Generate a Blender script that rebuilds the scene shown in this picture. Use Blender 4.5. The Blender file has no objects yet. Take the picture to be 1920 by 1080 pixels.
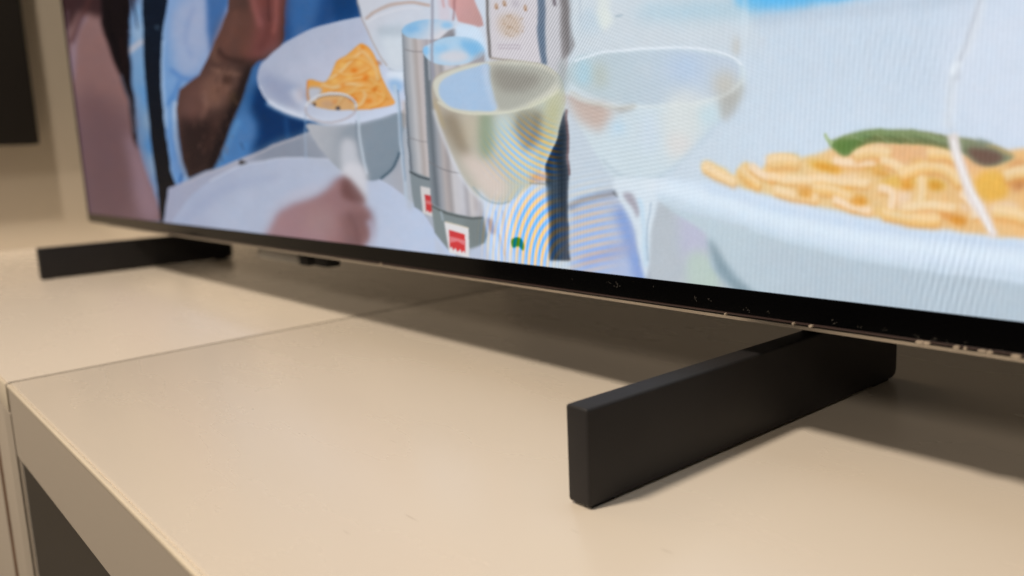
import bpy, bmesh, math, random
import numpy as np
from mathutils import Matrix, Vector

random.seed(7)
rng = np.random.RandomState(7)
scene = bpy.context.scene
C = scene.collection

# ------------------------------------------------------------------ camera
# columns of ROT: image right, image down, view direction, in world axes (X along the television, Y into the depth, Z up)
ROT = np.array([[0.64436588, 0.09808735, -0.75840061],
                [0.76354756, -0.13735776, 0.63097383],
                [-0.04228166, -0.98565294, -0.16340301]])
FPX = 1561.84          # focal length in pixels of a 1920 px wide picture
CAM = np.array([0.0, 0.0, 0.12])
cd = bpy.data.cameras.new('camera')
cam = bpy.data.objects.new('camera', cd)
C.objects.link(cam)
m = Matrix.Identity(4)
for r in range(3):
    m[r][0] = ROT[r, 0]; m[r][1] = -ROT[r, 1]; m[r][2] = -ROT[r, 2]; m[r][3] = CAM[r]
cam.matrix_world = m
cd.sensor_width = 36.0
cd.lens = FPX / 1920 * 36
cd.clip_start = 0.01
cd.clip_end = 100
cd.dof.use_dof = True
cd.dof.focus_distance = 0.345
cd.dof.aperture_fstop = 7.2
scene.camera = cam

# ------------------------------------------------------------------ world: dim warm room light
w = bpy.data.worlds.new('World')
scene.world = w
w.use_nodes = True
bg = w.node_tree.nodes['Background']
bg.inputs[0].default_value = (1.0, 0.83, 0.64, 1)
bg.inputs[1].default_value = 0.055

# ------------------------------------------------------------------ lamps of the room
def lamp(name, kind, loc, target, energy, color, **kw):
    d = bpy.data.lights.new(name, kind)
    d.energy = energy; d.color = color
    for k, v in kw.items(): setattr(d, k, v)
    o = bpy.data.objects.new(name, d); C.objects.link(o)
    o.location = loc
    o.rotation_euler = (Vector(target) - Vector(loc)).to_track_quat('-Z', 'Y').to_euler()
    return o
WARM = (1.0, 0.87, 0.72)
# main ceiling light, in front of the television and a little to the left
lamp('ceiling_light', 'AREA', (-0.62, -1.20, 2.45), (-0.3, 0.3, 0), 68, WARM, shape='DISK', size=0.40)
# ceiling light further back in the aisle on the right
lamp('aisle_light', 'AREA', (0.5, -2.9, 1.95), (-0.5, 0.3, 0), 27, WARM, shape='DISK', size=0.6)
# spot that washes the side wall
lamp('wall_spot', 'SPOT', (-0.55, -0.25, 2.2), (-1.485, 0.16, 0.95), 85, WARM, shadow_soft_size=0.06, spot_size=math.radians(44), spot_blend=0.8)

scene.view_settings.view_transform = 'Standard'
scene.view_settings.look = 'None'
scene.view_settings.exposure = 0
scene.view_settings.gamma = 1

# ------------------------------------------------------------------ helpers
def link(name, me, mat, parent=None):
    o = bpy.data.objects.new(name, me)
    if mat: me.materials.append(mat)
    C.objects.link(o)
    if parent: o.parent = parent
    return o

def empty(name, loc, label, cat, group=None):
    o = bpy.data.objects.new(name, None); C.objects.link(o)
    o.location = loc; o['label'] = label; o['category'] = cat
    if group: o['group'] = group
    return o

def box_bm(bm, x0, x1, y0, y1, z0, z1):
    v = [bm.verts.new(p) for p in ((x0,y0,z0),(x1,y0,z0),(x1,y1,z0),(x0,y1,z0),(x0,y0,z1),(x1,y0,z1),(x1,y1,z1),(x0,y1,z1))]
    for f in ((0,3,2,1),(4,5,6,7),(0,1,5,4),(1,2,6,5),(2,3,7,6),(3,0,4,7)):
        bm.faces.new([v[i] for i in f])

def box(name, mat, parent, x0, x1, y0, y1, z0, z1, bevel=0.0, seg=3, off=(0, 0, 0)):
    """box in world coordinates; off = the parent's location"""
    bm = bmesh.new()
    box_bm(bm, x0-off[0], x1-off[0], y0-off[1], y1-off[1], z0-off[2], z1-off[2])
    if bevel:
        bmesh.ops.bevel(bm, geom=bm.edges[:], offset=bevel, segments=seg, profile=0.5, affect='EDGES')
    me = bpy.data.meshes.new(name); bm.to_mesh(me); bm.free()
    if bevel:
        for p in me.polygons: p.use_smooth = True
        me.set_sharp_from_angle(angle=math.radians(35))
    return link(name, me, mat, parent)

def mat(name, color, rough=0.5, spec=0.5, bump=0.0, bump_scale=400, var=0.0, var_scale=3.0, coat=0.0, metallic=0.0):
    M = bpy.data.materials.new(name); M.use_nodes = True
    nt = M.node_tree; N = nt.nodes; L = nt.links
    b = N['Principled BSDF']
    b.inputs['Roughness'].default_value = rough
    b.inputs['Specular IOR Level'].default_value = spec
    b.inputs['Metallic'].default_value = metallic
    b.inputs['Coat Weight'].default_value = coat
    tc = N.new('ShaderNodeTexCoord')
    n1 = N.new('ShaderNodeTexNoise'); n1.inputs['Scale'].default_value = var_scale; n1.inputs['Detail'].default_value = 6
    L.new(tc.outputs['Object'], n1.inputs['Vector'])
    mr = N.new('ShaderNodeMapRange'); mr.inputs['From Min'].default_value = 0.3; mr.inputs['From Max'].default_value = 0.7
    mr.inputs['To Min'].default_value = 1 - var; mr.inputs['To Max'].default_value = 1 + var
    L.new(n1.outputs['Fac'], mr.inputs['Value'])
    vm = N.new('ShaderNodeVectorMath'); vm.operation = 'SCALE'
    vm.inputs[0].default_value = color[:3]
    L.new(mr.outputs[0], vm.inputs['Scale'])
    L.new(vm.outputs[0], b.inputs['Base Color'])
    if bump:
        n2 = N.new('ShaderNodeTexNoise'); n2.inputs['Scale'].default_value = bump_scale; n2.inputs['Detail'].default_value = 4
        L.new(tc.outputs['Object'], n2.inputs['Vector'])
        bp = N.new('ShaderNodeBump'); bp.inputs['Strength'].default_value = bump; bp.inputs['Distance'].default_value = 0.0005
        L.new(n2.outputs['Fac'], bp.inputs['Height']); L.new(bp.outputs[0], b.inputs['Normal'])
    M['_c'] = 1
    return M

def laminate(name, color, rough):
    """cream laminate: faint mottling, tiny specks and hairline scratches, very soft unevenness in the gloss"""
    M = mat(name, color, rough, 0.5, 0.0, 900, 0.008, 5)
    nt = M.node_tree; N = nt.nodes; L = nt.links
    b = N['Principled BSDF']
    base = b.inputs['Base Color'].links[0].from_socket
    tc = [n for n in N if n.type == 'TEX_COORD'][0]
    # dark specks
    vo = N.new('ShaderNodeTexVoronoi'); vo.inputs['Scale'].default_value = 34; vo.inputs['Randomness'].default_value = 1
    mp = N.new('ShaderNodeMapping'); mp.inputs['Scale'].default_value = (0.8, 1.3, 1); mp.inputs['Rotation'].default_value = (0, 0, 0.5)
    L.new(tc.outputs['Object'], mp.inputs['Vector']); L.new(mp.outputs[0], vo.inputs['Vector'])
    sp = N.new('ShaderNodeSeparateColor'); L.new(vo.outputs['Color'], sp.inputs[0])
    lt = N.new('ShaderNodeMapRange'); lt.inputs['From Min'].default_value = 0; lt.inputs['From Max'].default_value = 1
    lt.inputs['To Min'].default_value = -0.03; lt.inputs['To Max'].default_value = 0.027
    L.new(sp.outputs[0], lt.inputs['Value'])
    cmp_ = N.new('ShaderNodeMath'); cmp_.operation = 'LESS_THAN'
    L.new(vo.outputs['Distance'], cmp_.inputs[0]); L.new(lt.outputs[0], cmp_.inputs[1])
    # hairline scratches
    wv = N.new('ShaderNodeTexNoise'); wv.inputs['Scale'].default_value = 60; wv.inputs['Detail'].default_value = 2
    m2 = N.new('ShaderNodeMapping'); m2.inputs['Scale'].default_value = (0.6, 5.0, 1); m2.inputs['Rotation'].default_value = (0, 0, 0.9)
    L.new(tc.outputs['Object'], m2.inputs['Vector']); L.new(m2.outputs[0], wv.inputs['Vector'])
    gt = N.new('ShaderNodeMapRange'); gt.inputs['From Min'].default_value = 0.74; gt.inputs['From Max'].default_value = 0.80
    L.new(wv.outputs['Fac'], gt.inputs['Value'])
    sc = N.new('ShaderNodeMath'); sc.operation = 'MULTIPLY'; sc.inputs[1].default_value = 0.35
    L.new(gt.outputs[0], sc.inputs[0])
    mx0 = N.new('ShaderNodeMath'); mx0.operation = 'MULTIPLY'; mx0.inputs[1].default_value = 0.55
    L.new(cmp_.outputs[0], mx0.inputs[0])
    mm = N.new('ShaderNodeMath'); mm.operation = 'MAXIMUM'; L.new(mx0.outputs[0], mm.inputs[0]); L.new(sc.outputs[0], mm.inputs[1])
    mx = N.new('ShaderNodeMix'); mx.data_type = 'RGBA'
    L.new(mm.outputs[0], mx.inputs['Factor']); L.new(base, mx.inputs['A']); mx.inputs['B'].default_value = (0.25, 0.17, 0.11, 1)
    L.new(mx.outputs['Result'], b.inputs['Base Color'])
    # uneven gloss (wiping smears)
    n3 = N.new('ShaderNodeTexNoise'); n3.inputs['Scale'].default_value = 7; n3.inputs['Detail'].default_value = 5
    m3 = N.new('ShaderNodeMapping'); m3.inputs['Scale'].default_value = (1, 3, 1); m3.inputs['Rotation'].default_value = (0, 0, 0.3)
    L.new(tc.outputs['Object'], m3.inputs['Vector']); L.new(m3.outputs[0], n3.inputs['Vector'])
    rr = N.new('ShaderNodeMapRange'); rr.inputs['To Min'].default_value = rough - 0.05; rr.inputs['To Max'].default_value = rough + 0.06
    L.new(n3.outputs['Fac'], rr.inputs['Value']); L.new(rr.outputs[0], b.inputs['Roughness'])
    return M

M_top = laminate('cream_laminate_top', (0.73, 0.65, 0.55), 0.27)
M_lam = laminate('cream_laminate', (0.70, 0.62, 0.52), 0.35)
M_edge = mat('edge_band', (0.80, 0.70, 0.55), 0.32, 0.5, 0.15, 300, 0.04, 30)
M_gap_shade = mat('joint_gap_shade', (0.15, 0.118, 0.085), 0.8, 0.1)  # dark tone paints the shade of the narrow joint
M_wood = mat('brown_wood_edge', (0.13, 0.065, 0.035), 0.6, 0.3, 0.3, 200, 0.25, 40)
M_wall = mat('cream_wall_paint', (0.72, 0.64, 0.53), 0.55, 0.4, 0.1, 300, 0.02, 3)
M_panel = mat('black_panel', (0.018, 0.015, 0.013), 0.6, 0.3, 0, 1, 0.1, 5)
M_foot = mat('black_powder_coat', (0.021, 0.0195, 0.0205), 0.55, 0.3, 0.10, 2500, 0.15, 30)
M_rubber = mat('black_rubber', (0.012, 0.012, 0.012), 0.85, 0.2)
M_bezel = mat('black_bezel', (0.0008, 0.0008, 0.0011), 0.10, 0.2, 0, 1, 0.2, 20)
M_brown = mat('brown_frame_strip', (0.045, 0.026, 0.024), 0.35, 0.5, 0.1, 500, 0.15, 60)
M_silver = mat('satin_metal_trim', (0.42, 0.38, 0.33), 0.38, 0.5, 0.1, 500, 0.08, 40, metallic=0.6)
M_rear = mat('dark_rear_plastic', (0.02, 0.019, 0.018), 0.5, 0.4)
M_lam_shaded = laminate('cream_laminate_shaded', (0.53, 0.46, 0.38), 0.38)  # darker copy of the cream laminate, front-face shade put into its colour
M_side_shade = mat('grey_laminate_shade', (0.56, 0.51, 0.45), 0.5, 0.4, 0.1, 500, 0.03, 20)  # grey tone carries the shade under the thick board
M_sensor = mat('smoky_sensor_plastic', (0.16, 0.155, 0.14), 0.3, 0.5)
M_dust = mat('pale_dust', (0.085, 0.078, 0.07), 0.9, 0.2)
M_chip = mat('chipped_edge', (0.40, 0.33, 0.26), 0.5, 0.4, 0.2, 800, 0.15, 400)

# ------------------------------------------------------------------ the setting: side wall
def struct(o):
    o['kind'] = 'structure'; return o
struct(box('wall', M_wall, None, -1.56, -1.485, -0.6, 1.2, -0.7, 2.2))

# black panel on the side wall
PX = -1.485
pn = empty('wall_panel', (PX, 0.0, 0.159), 'large black rectangular panel mounted on the cream side wall beyond the television', 'panel')
box('panel_face', M_panel, pn, PX+0.004, PX+0.052, -0.55, 0.279, 0.159, 0.95, 0.002, 2, off=(PX, 0, 0.159))
box('mounting_frame', M_rear, pn, PX+0.0005, PX+0.0035, -0.50, 0.262, 0.176, 0.92, 0, off=(PX, 0, 0.159))

# ------------------------------------------------------------------ furniture
YF, YB = 0.0745, 0.62
JX = -0.5464           # joint between the two units
T = 0.0437             # board thickness
fu = empty('media_cabinet', (-1.0, 0.4, -0.6), 'cream cabinet left of the joint, with a brown edged door below', 'cabinet')
o3 = (-1.0, 0.4, -0.6)
def jbox(name, M, parent, pts, z0, z1, bev, off):
    """prism over a quadrilateral footprint"""
    bm = bmesh.new()
    a = [bm.verts.new((x-off[0], y-off[1], z0-off[2])) for x, y in pts]
    b = [bm.verts.new((x-off[0], y-off[1], z1-off[2])) for x, y in pts]
    n = len(pts)
    bm.faces.new(a[::-1]); bm.faces.new(b)
    for i in range(n): bm.faces.new((a[i], a[(i+1) % n], b[(i+1) % n], b[i]))
    if bev: bmesh.ops.bevel(bm, geom=bm.edges[:], offset=bev, segments=3, profile=0.5, affect='EDGES')
    me = bpy.data.meshes.new(name); bm.to_mesh(me); bm.free()
    for p in me.polygons: p.use_smooth = True
    me.set_sharp_from_angle(angle=math.radians(35))
    return link(name, me, M, parent)
SK = -0.0446           # the joint runs a little askew: dx per metre of depth
jl = lambda y, d=0.0: JX + SK*(y-YF) + d
# left unit
jbox('top_board', M_top, fu, [(-1.484, YF-0.001), (jl(YF, -0.0018), YF-0.001), (jl(YB, -0.0018), YB), (-1.484, YB)], -0.018, 0.0, 0.0005, o3)
jbox('side_panel', M_lam_shaded, fu, [(-0.619, YF-0.001), (jl(YF, -0.0012), YF-0.001), (jl(YB, -0.0012), YB), (-0.619+SK*0.55, YB)], -0.60, -0.0185, 0.0010, o3)
jbox('edge_banding', M_edge, fu, [(-1.483, YF-0.0024), (jl(YF, -0.0014), YF-0.0024), (jl(YF, -0.0014), YF-0.0012), (-1.483, YF-0.0012)], -0.0172, -0.0006, 0.0005, o3)
jbox('edge_banding', M_lam_shaded, fu, [(-0.5715, YF-0.0018), (jl(YF, -0.0016), YF-0.0018), (jl(YF, -0.0016), YF-0.0012), (-0.5715, YF-0.0012)], -0.598, -0.0192, 0, o3)
jbox('joint_shade_strip', M_gap_shade, fu, [(jl(YF, -0.0017), YF+0.001), (jl(YF, 0.0009), YF+0.001), (jl(YB, 0.0009), YB-0.002), (jl(YB, -0.0017), YB-0.002)], -0.0178, -0.0004, 0, o3)  # added filler, painted dark as the shaded gap between the boards
jbox('side_shade_facing', M_side_shade, fu, [(jl(YF, -0.0010), YF+0.0006), (jl(YF, 0.0006), YF+0.0006), (jl(YB, 0.0006), YB-0.002), (jl(YB, -0.0010), YB-0.002)], -0.598, -T-0.0006, 0, o3)  # added facing, its grey stands in for shade inside the opening
dr = jbox('door', M_lam_shaded, fu, [(-1.05, YF-0.0014), (-0.6335, YF-0.0014), (-0.6335, YF+0.018), (-1.05, YF+0.018)], -0.59, -0.022, 0.0015, o3)
jbox('door', M_lam_shaded, fu, [(-1.48, YF-0.0014), (-1.054, YF-0.0014), (-1.054, YF+0.018), (-1.48, YF+0.018)], -0.59, -0.022, 0.0015, o3)
jbox('door_edge', M_wood, fu, [(-0.6330, YF-0.0010), (-0.6194, YF-0.0010), (-0.6194, YF+0.03), (-0.6330, YF+0.03)], -0.595, -0.020, 0.0006, o3)
box('back_panel', M_lam, fu, -1.48, -0.66, 0.60, 0.615, -0.6, -0.02, off=o3)
# right unit: thick board between posts
rb = empty('shelf_unit', (0.2, 0.4, -0.6), 'cream open shelf unit with a thick top board, carrying the near television foot', 'shelf')
o4 = (0.2, 0.4, -0.6)
jbox('top_board', M_top, rb, [(jl(YF, 0.0010), YF), (0.90, YF), (0.90, YB), (jl(YB, 0.0010), YB)], -T, 0.0, 0.0012, o4)
jbox('edge_banding', M_edge, rb, [(jl(YF, 0.0016), YF-0.0020), (0.899, YF-0.0020), (0.899, YF+0.0002), (jl(YF, 0.0016), YF+0.0002)], -0.0030, -0.0005, 0.0007, o4)
jbox('front_shade_facing', M_lam_shaded, rb, [(jl(YF, 0.0013), YF-0.0016), (0.8995, YF-0.0016), (0.8995, YF-0.0002), (jl(YF, 0.0013), YF-0.0002)], -T+0.0002, -0.0031, 0, o4)  # added strip over the board front, shade painted in by its darker laminate
jbox('side_panel', M_lam, rb, [(0.86, YF), (0.90, YF), (0.90, YB), (0.86, YB)], -0.60, -T-0.0004, 0.001, o4)
jbox('back_panel', M_lam, rb, [(-0.565, 0.595), (0.86, 0.595), (0.86, 0.615), (-0.565, 0.615)], -0.60, -T-0.0004, 0, o4)

# ------------------------------------------------------------------ television
YT = 0.273             # plane of the glass front
XL, XR = -1.176, -0.050
ZB, ZS, ZT = 0.0531, 0.0626, 0.700
tv = empty('television', (-0.613, YT, 0.0), 'large flat television showing a lunch scene, standing on two black bar feet', 'television')
ot = (-0.613, YT, 0.0)
SXL, SXR, SZT = XL+0.0045, XR-0.0045, ZT-0.0045
# bezel: front frame of four butted members, 5 mm deep
def bez(name, *a, **k): return box(name, M_bezel, tv, *a, off=ot, **k)
bez('bezel', XL, XR, YT, YT+0.005, ZB, ZS)
bez('bezel', XL, SXL, YT, YT+0.005, ZS, SZT)
bez('bezel', SXR, XR, YT, YT+0.005, ZS, SZT)
bez('bezel', XL, XR, YT, YT+0.005, SZT, ZT)
box('frame_strip', M_brown, tv, XL+0.001, XR-0.001, YT+0.0002, YT+0.0062, ZB-0.0012, ZB-0.0001, 0.0004, 2, off=ot)
box('frame_strip', M_rear, tv, XL+0.002, XR-0.002, YT+0.0016, YT+0.0062, ZB-0.0018, ZB-0.0013, 0, off=ot)
# bright metal lip under it, slanted
bm = bmesh.new()
prof = [(0.0010, ZB-0.0019), (0.0018, ZB-0.0033), (0.012, ZB-0.0030), (0.012, ZB-0.0019)]
ringL = [bm.verts.new((XL+0.08-ot[0], YT+y-ot[1], z)) for y, z in prof]
ringR = [bm.verts.new((XR-0.003-ot[0], YT+y-ot[1], z)) for y, z in prof]
bm.faces.new(ringL[::-1]); bm.faces.new(ringR)
for i in range(4): bm.faces.new((ringL[i], ringL[(i+1) % 4], ringR[(i+1) % 4], ringR[i]))
bmesh.ops.recalc_face_normals(bm, faces=bm.faces[:])
me = bpy.data.meshes.new('metal_trim'); bm.to_mesh(me); bm.free()
link('metal_trim', me, M_silver, tv)
box('rear_shell', M_rear, tv, XL+0.003, XR-0.003, YT+0.0065, YT+0.013, ZB+0.0002, ZT-0.002, 0.001, 2, off=ot)
box('rear_housing', M_rear, tv, -0.570, XR-0.08, YT+0.0135, YT+0.070, ZB+0.003, 0.42, 0.004, 2, off=ot)
# sensor module hanging under the frame near the left foot
sm = box('sensor_module', M_sensor, tv, -0.680, -0.603, YT+0.0125, YT+0.026, 0.0385, ZB-0.0002, 0.0025, 3, off=ot)
box('sensor_window', M_rubber, sm, -0.6025, -0.588, YT+0.0135, YT+0.025, 0.0385, ZB-0.0005, 0.0008, 2, off=ot)
box('control_button', M_rubber, sm, -0.577, -0.557, YT+0.0135, YT+0.025, 0.0398, ZB-0.0005, 0.0008, 2, off=ot)

# feet: bevelled bars with two rubber pads, and a bracket going up behind the panel
def foot(xc):
    bm = bmesh.new()
    hx, y0, y1, z0, z1 = 0.00515, 0.1850, 0.4020, 0.0008, 0.0352
    # side outline with rounded lower rear corner
    pts = [(y0, z0), (y1-0.004, z0), (y1-0.0012, z0+0.0012), (y1, z0+0.004), (y1, z1), (y0, z1)]
    a = [bm.verts.new((xc-hx-ot[0], y-ot[1], z)) for y, z in pts]
    b = [bm.verts.new((xc+hx-ot[0], y-ot[1], z)) for y, z in pts]
    bm.faces.new(a); bm.faces.new(b[::-1])
    for i in range(len(pts)): bm.faces.new((a[i], b[i], b[(i+1) % len(pts)], a[(i+1) % len(pts)]))
    bmesh.ops.recalc_face_normals(bm, faces=bm.faces[:])
    bmesh.ops.bevel(bm, geom=[e for e in bm.edges if e.calc_face_angle(0) > 0.9], offset=0.0012, segments=4, profile=0.5, affect='EDGES')
    me = bpy.data.meshes.new('foot'); bm.to_mesh(me); bm.free()
    for p in me.polygons: p.use_smooth = True
    me.set_sharp_from_angle(angle=math.radians(30))
    f = link('foot', me, M_foot, tv)
    for ya, yb in ((0.1868, 0.198), (0.380, 0.395)):
        box('rubber_pad', M_rubber, f, xc-0.0020, xc+0.0046, ya, yb, 0.00005, 0.0010, 0.0003, 1, off=ot)
    box('bracket', M_rear, f, xc-0.0046, xc+0.0046, 0.3302, 0.3428, 0.0353, ZB+0.0029 if xc > -0.7 else 0.16, 0, off=ot)
    return f
foot(-0.1920)
foot(-1.0372)

# dust specks on the bezel glass and chips along its lower edge
bm = bmesh.new()
def speck(bm, x, z, s):
    n = rng.randint(3, 7)
    for _ in range(n):
        cx = x + rng.normal(0, s*0.8); cz = z + rng.normal(0, s*0.45)
        l = s*rng.uniform(0.15, 0.6); t = s*rng.uniform(0.05, 0.13); an = rng.uniform(0.3, 2.4)
        dx, dz = math.cos(an)*l, math.sin(an)*l
        px, pz = -math.sin(an)*t, math.cos(an)*t
        y = YT-0.00005 - ot[1]
        q = [(cx-dx, cz-dz), (cx+px, cz+pz), (cx+dx, cz+dz), (cx-px, cz-pz)]
        fr = [bm.verts.new((a-ot[0], y-0.00008, b)) for a, b in q]
        bk = [bm.verts.new((a-ot[0], y, b)) for a, b in q]
        bm.faces.new(fr); bm.faces.new(bk[::-1])
        for i in range(4): bm.faces.new((fr[i], bk[i], bk[(i+1) % 4], fr[(i+1) % 4]))
for x, z, s in ((-0.2532, 0.0580, .0028), (-0.259, 0.0588, .0012), (-0.2117, 0.0562, .0022), (-0.204, 0.0570, .0014), (-0.1861, 0.0548, .0018),
                (-0.1765, 0.0553, .0012), (-0.1500, 0.0548, .0018), (-0.140, 0.0540, .0015), (-0.1315, 0.0545, .0011),
                (-0.1207, 0.0536, .0017), (-0.1153, 0.0535, .0017), (-0.1107, 0.0533, .0012), (-0.105, 0.0538, .0009), (-0.095, 0.0533, .0010),
                (-0.233, 0.0595, .0008), (-0.283, 0.0583, .0008)):
    speck(bm, x, z, s*0.55)
bmesh.ops.recalc_face_normals(bm, faces=bm.faces[:])
me = bpy.data.meshes.new('dust'); bm.to_mesh(me); bm.free()
d = link('dust', me, M_dust, tv); d['kind'] = 'stuff'
for x, l in ((-0.1195, .0017), (-0.1172, .0015), (-0.1080, .0013), (-0.1003, .0016), (-0.0982, .0011), (-0.0907, .0018), (-0.1053, .0005), (-0.1585, .0010), (-0.1656, .0006), (-0.4571, .0009), (-0.1956, .0005)):
    bm = bmesh.new()
    n = 7
    ring = []
    for i in range(n):
        a = 2*math.pi*i/n
        ring.append((math.copysign(abs(math.cos(a))**0.6, math.cos(a))*l*0.8*rng.uniform(.75, 1.1), math.sin(a)*0.00065*rng.uniform(.5, 1.15)))
    fr = [bm.verts.new((x+a-ot[0], -0.0009, ZB-0.0010+b)) for a, b in ring]
    bk = [bm.verts.new((x+a-ot[0], 0.0006, ZB-0.0010+b)) for a, b in ring]
    bm.faces.new(fr); bm.faces.new(bk[::-1])
    for i in range(n): bm.faces.new((fr[i], bk[i], bk[(i+1) % n], fr[(i+1) % n]))
    bmesh.ops.recalc_face_normals(bm, faces=bm.faces[:])
    me = bpy.data.meshes.new('edge_chip'); bm.to_mesh(me); bm.free()
    link('edge_chip', me, M_chip, tv)

# ------------------------------------------------------------------ the picture shown on the screen (flat, self-lit)
# painted into an array as flat artwork, then resampled into the screen's own rectangle
OX, OY, CW, CH = 40, -320, 2560, 1010
art = np.zeros((CH, CW, 3), np.float32)
YY, XX = np.mgrid[0:CH, 0:CW].astype(np.float32)
XX += OX; YY += OY

def c3(c): return np.array(c, np.float32)/255.0

def gblur(a, s):
    if s < 0.3: return a
    r = max(1, int(math.ceil(s*2.6)))
    k = np.exp(-0.5*(np.arange(-r, r+1)/s)**2); k /= k.sum()
    for ax in (0, 1):
        pad = [(0, 0)]*a.ndim; pad[ax] = (r, r)
        p = np.pad(a, pad, mode='edge'); o = np.zeros_like(a)
        n = a.shape[ax]
        for i, kv in enumerate(k):
            sl = [slice(None)]*a.ndim; sl[ax] = slice(i, i+n)
            o += kv*p[tuple(sl)]
        a = o
    return a.astype(np.float32)

def spline(pts, closed=True, n=8):
    P = np.array(pts, float); N = len(P); out = []
    rngi = range(N) if closed else range(N-1)
    for i in rngi:
        if closed: p0, p1, p2, p3 = P[i-1], P[i], P[(i+1) % N], P[(i+2) % N]
        else: p0, p1, p2, p3 = P[max(i-1, 0)], P[i], P[i+1], P[min(i+2, N-1)]
        for t in np.arange(n)/n:
            out.append(0.5*((2*p1)+(-p0+p2)*t+(2*p0-5*p1+4*p2-p3)*t*t+(-p0+3*p1-3*p2+p3)*t**3))
    if not closed: out.append(P[-1])
    return np.array(out)

def bbox(P, m):
    x0 = max(int(P[:, 0].min()-m)-OX, 0); x1 = min(int(P[:, 0].max()+m)+2-OX, CW)
    y0 = max(int(P[:, 1].min()-m)-OY, 0); y1 = min(int(P[:, 1].max()+m)+2-OY, CH)
    return x0, x1, y0, y1

def mask_poly(P, soft):
    if soft < 2.2: soft *= float(np.clip(0.45+(P[:, 0].mean()-500)/500*0.45, 0.45, 0.9))
    else: soft *= 1.0 if P[:, 0].mean() < 760 else 1.15
    m = soft*3+2
    x0, x1, y0, y1 = bbox(P, m)
    if x1 <= x0 or y1 <= y0: return None
    S = 2; w_, h_ = (x1-x0)*S, (y1-y0)*S
    acc = np.zeros((h_, w_+1), np.float32)
    Q = (P - [OX+x0, OY+y0])*S
    for i in range(len(Q)):
        (ax, ay), (bx, by) = Q[i], Q[(i+1) % len(Q)]
        if ay == by: continue
        sg = 1.0
        if ay > by: ax, ay, bx, by = bx, by, ax, ay; sg = -1.0
        r0 = max(int(math.ceil(ay-0.5)), 0); r1 = min(int(math.ceil(by-0.5)), h_)
        if r1 <= r0: continue
        rr = np.arange(r0, r1)
        xc = ax+(rr+0.5-ay)*(bx-ax)/(by-ay)
        xi = np.clip(np.ceil(xc-0.5).astype(int), 0, w_)
        acc[rr, xi] += sg
    mk = (np.abs(np.cumsum(acc, 1)[:, :w_]) > 0.5).astype(np.float32)
    mk = mk.reshape(y1-y0, S, x1-x0, S).mean((1, 3))
    return (x0, x1, y0, y1), gblur(mk, max(soft, 0.5))

def comp(bb, mk, col, alpha=1.0):
    x0, x1, y0, y1 = bb
    a = (mk*alpha)[..., None]
    if callable(col): cc = col(XX[y0:y1, x0:x1], YY[y0:y1, x0:x1])
    else: cc = c3(col)
    art[y0:y1, x0:x1] = art[y0:y1, x0:x1]*(1-a)+cc*a

def poly(pts, col, soft=1.0, alpha=1.0, smooth=True):
    P = spline(pts) if smooth else np.array(pts, float)
    r = mask_poly(P, soft)
    if r: comp(r[0], r[1], col, alpha)

def ell(cx, cy, rx, ry, col, soft=1.0, alpha=1.0, rot=0):
    t = np.linspace(0, 2*math.pi, 64, endpoint=False); r = math.radians(rot)
    ex, ey = rx*np.cos(t), ry*np.sin(t)
    P = np.stack([cx+ex*math.cos(r)-ey*math.sin(r), cy+ex*math.sin(r)+ey*math.cos(r)], 1)
    q = mask_poly(P, soft)
    if q: comp(q[0], q[1], col, alpha)

def stroke(pts, w0, col, soft=0.8, alpha=1.0, w1=None, smooth=True):
    P = spline(pts, False, 6) if smooth and len(pts) > 2 else np.array(pts, float)
    w1 = w0 if w1 is None else w1
    d = np.gradient(P, axis=0); d /= np.maximum(np.linalg.norm(d, axis=1, keepdims=True), 1e-6)
    nrm = np.stack([-d[:, 1], d[:, 0]], 1)
    ww = np.linspace(w0, w1, len(P))[:, None]*0.5
    Q = np.concatenate([P+nrm*ww, (P-nrm*ww)[::-1]])
    r = mask_poly(Q, soft)
    if r: comp(r[0], r[1], col, alpha)

def grad(x0, y0, ca, x1, y1, cb):
    ca, cb = c3(ca), c3(cb); dx, dy = x1-x0, y1-y0; L2 = dx*dx+dy*dy
    def f(X, Y):
        t = np.clip(((X-x0)*dx+(Y-y0)*dy)/L2, 0, 1)[..., None]
        return ca*(1-t)+cb*t
    return f

def hgrad(stops):
    """horizontal multi-stop gradient that leans with y: stops = [(x, colour)...], lean = dx/dy about y=200"""
    xs = [s[0] for s in stops]; cs = np.array([s[1] for s in stops], np.float32)/255
    def f(X, Y):
        U = X-0.075*(Y-200)
        return np.stack([np.interp(U, xs, cs[:, k]) for k in range(3)], -1).astype(np.float32)
    return f

# --- ground tone: bright daylight table and sea haze
stops = [(-100, (90, 120, 160)), (560, (150, 180, 215)), (760, (196, 208, 224)), (1050, (200, 212, 222)), (1300, (203, 216, 228)), (1500, (202, 217, 232)), (1900, (206, 219, 236)), (2600, (205, 220, 240))]
art[:] = hgrad(stops)(XX, YY)
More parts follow.
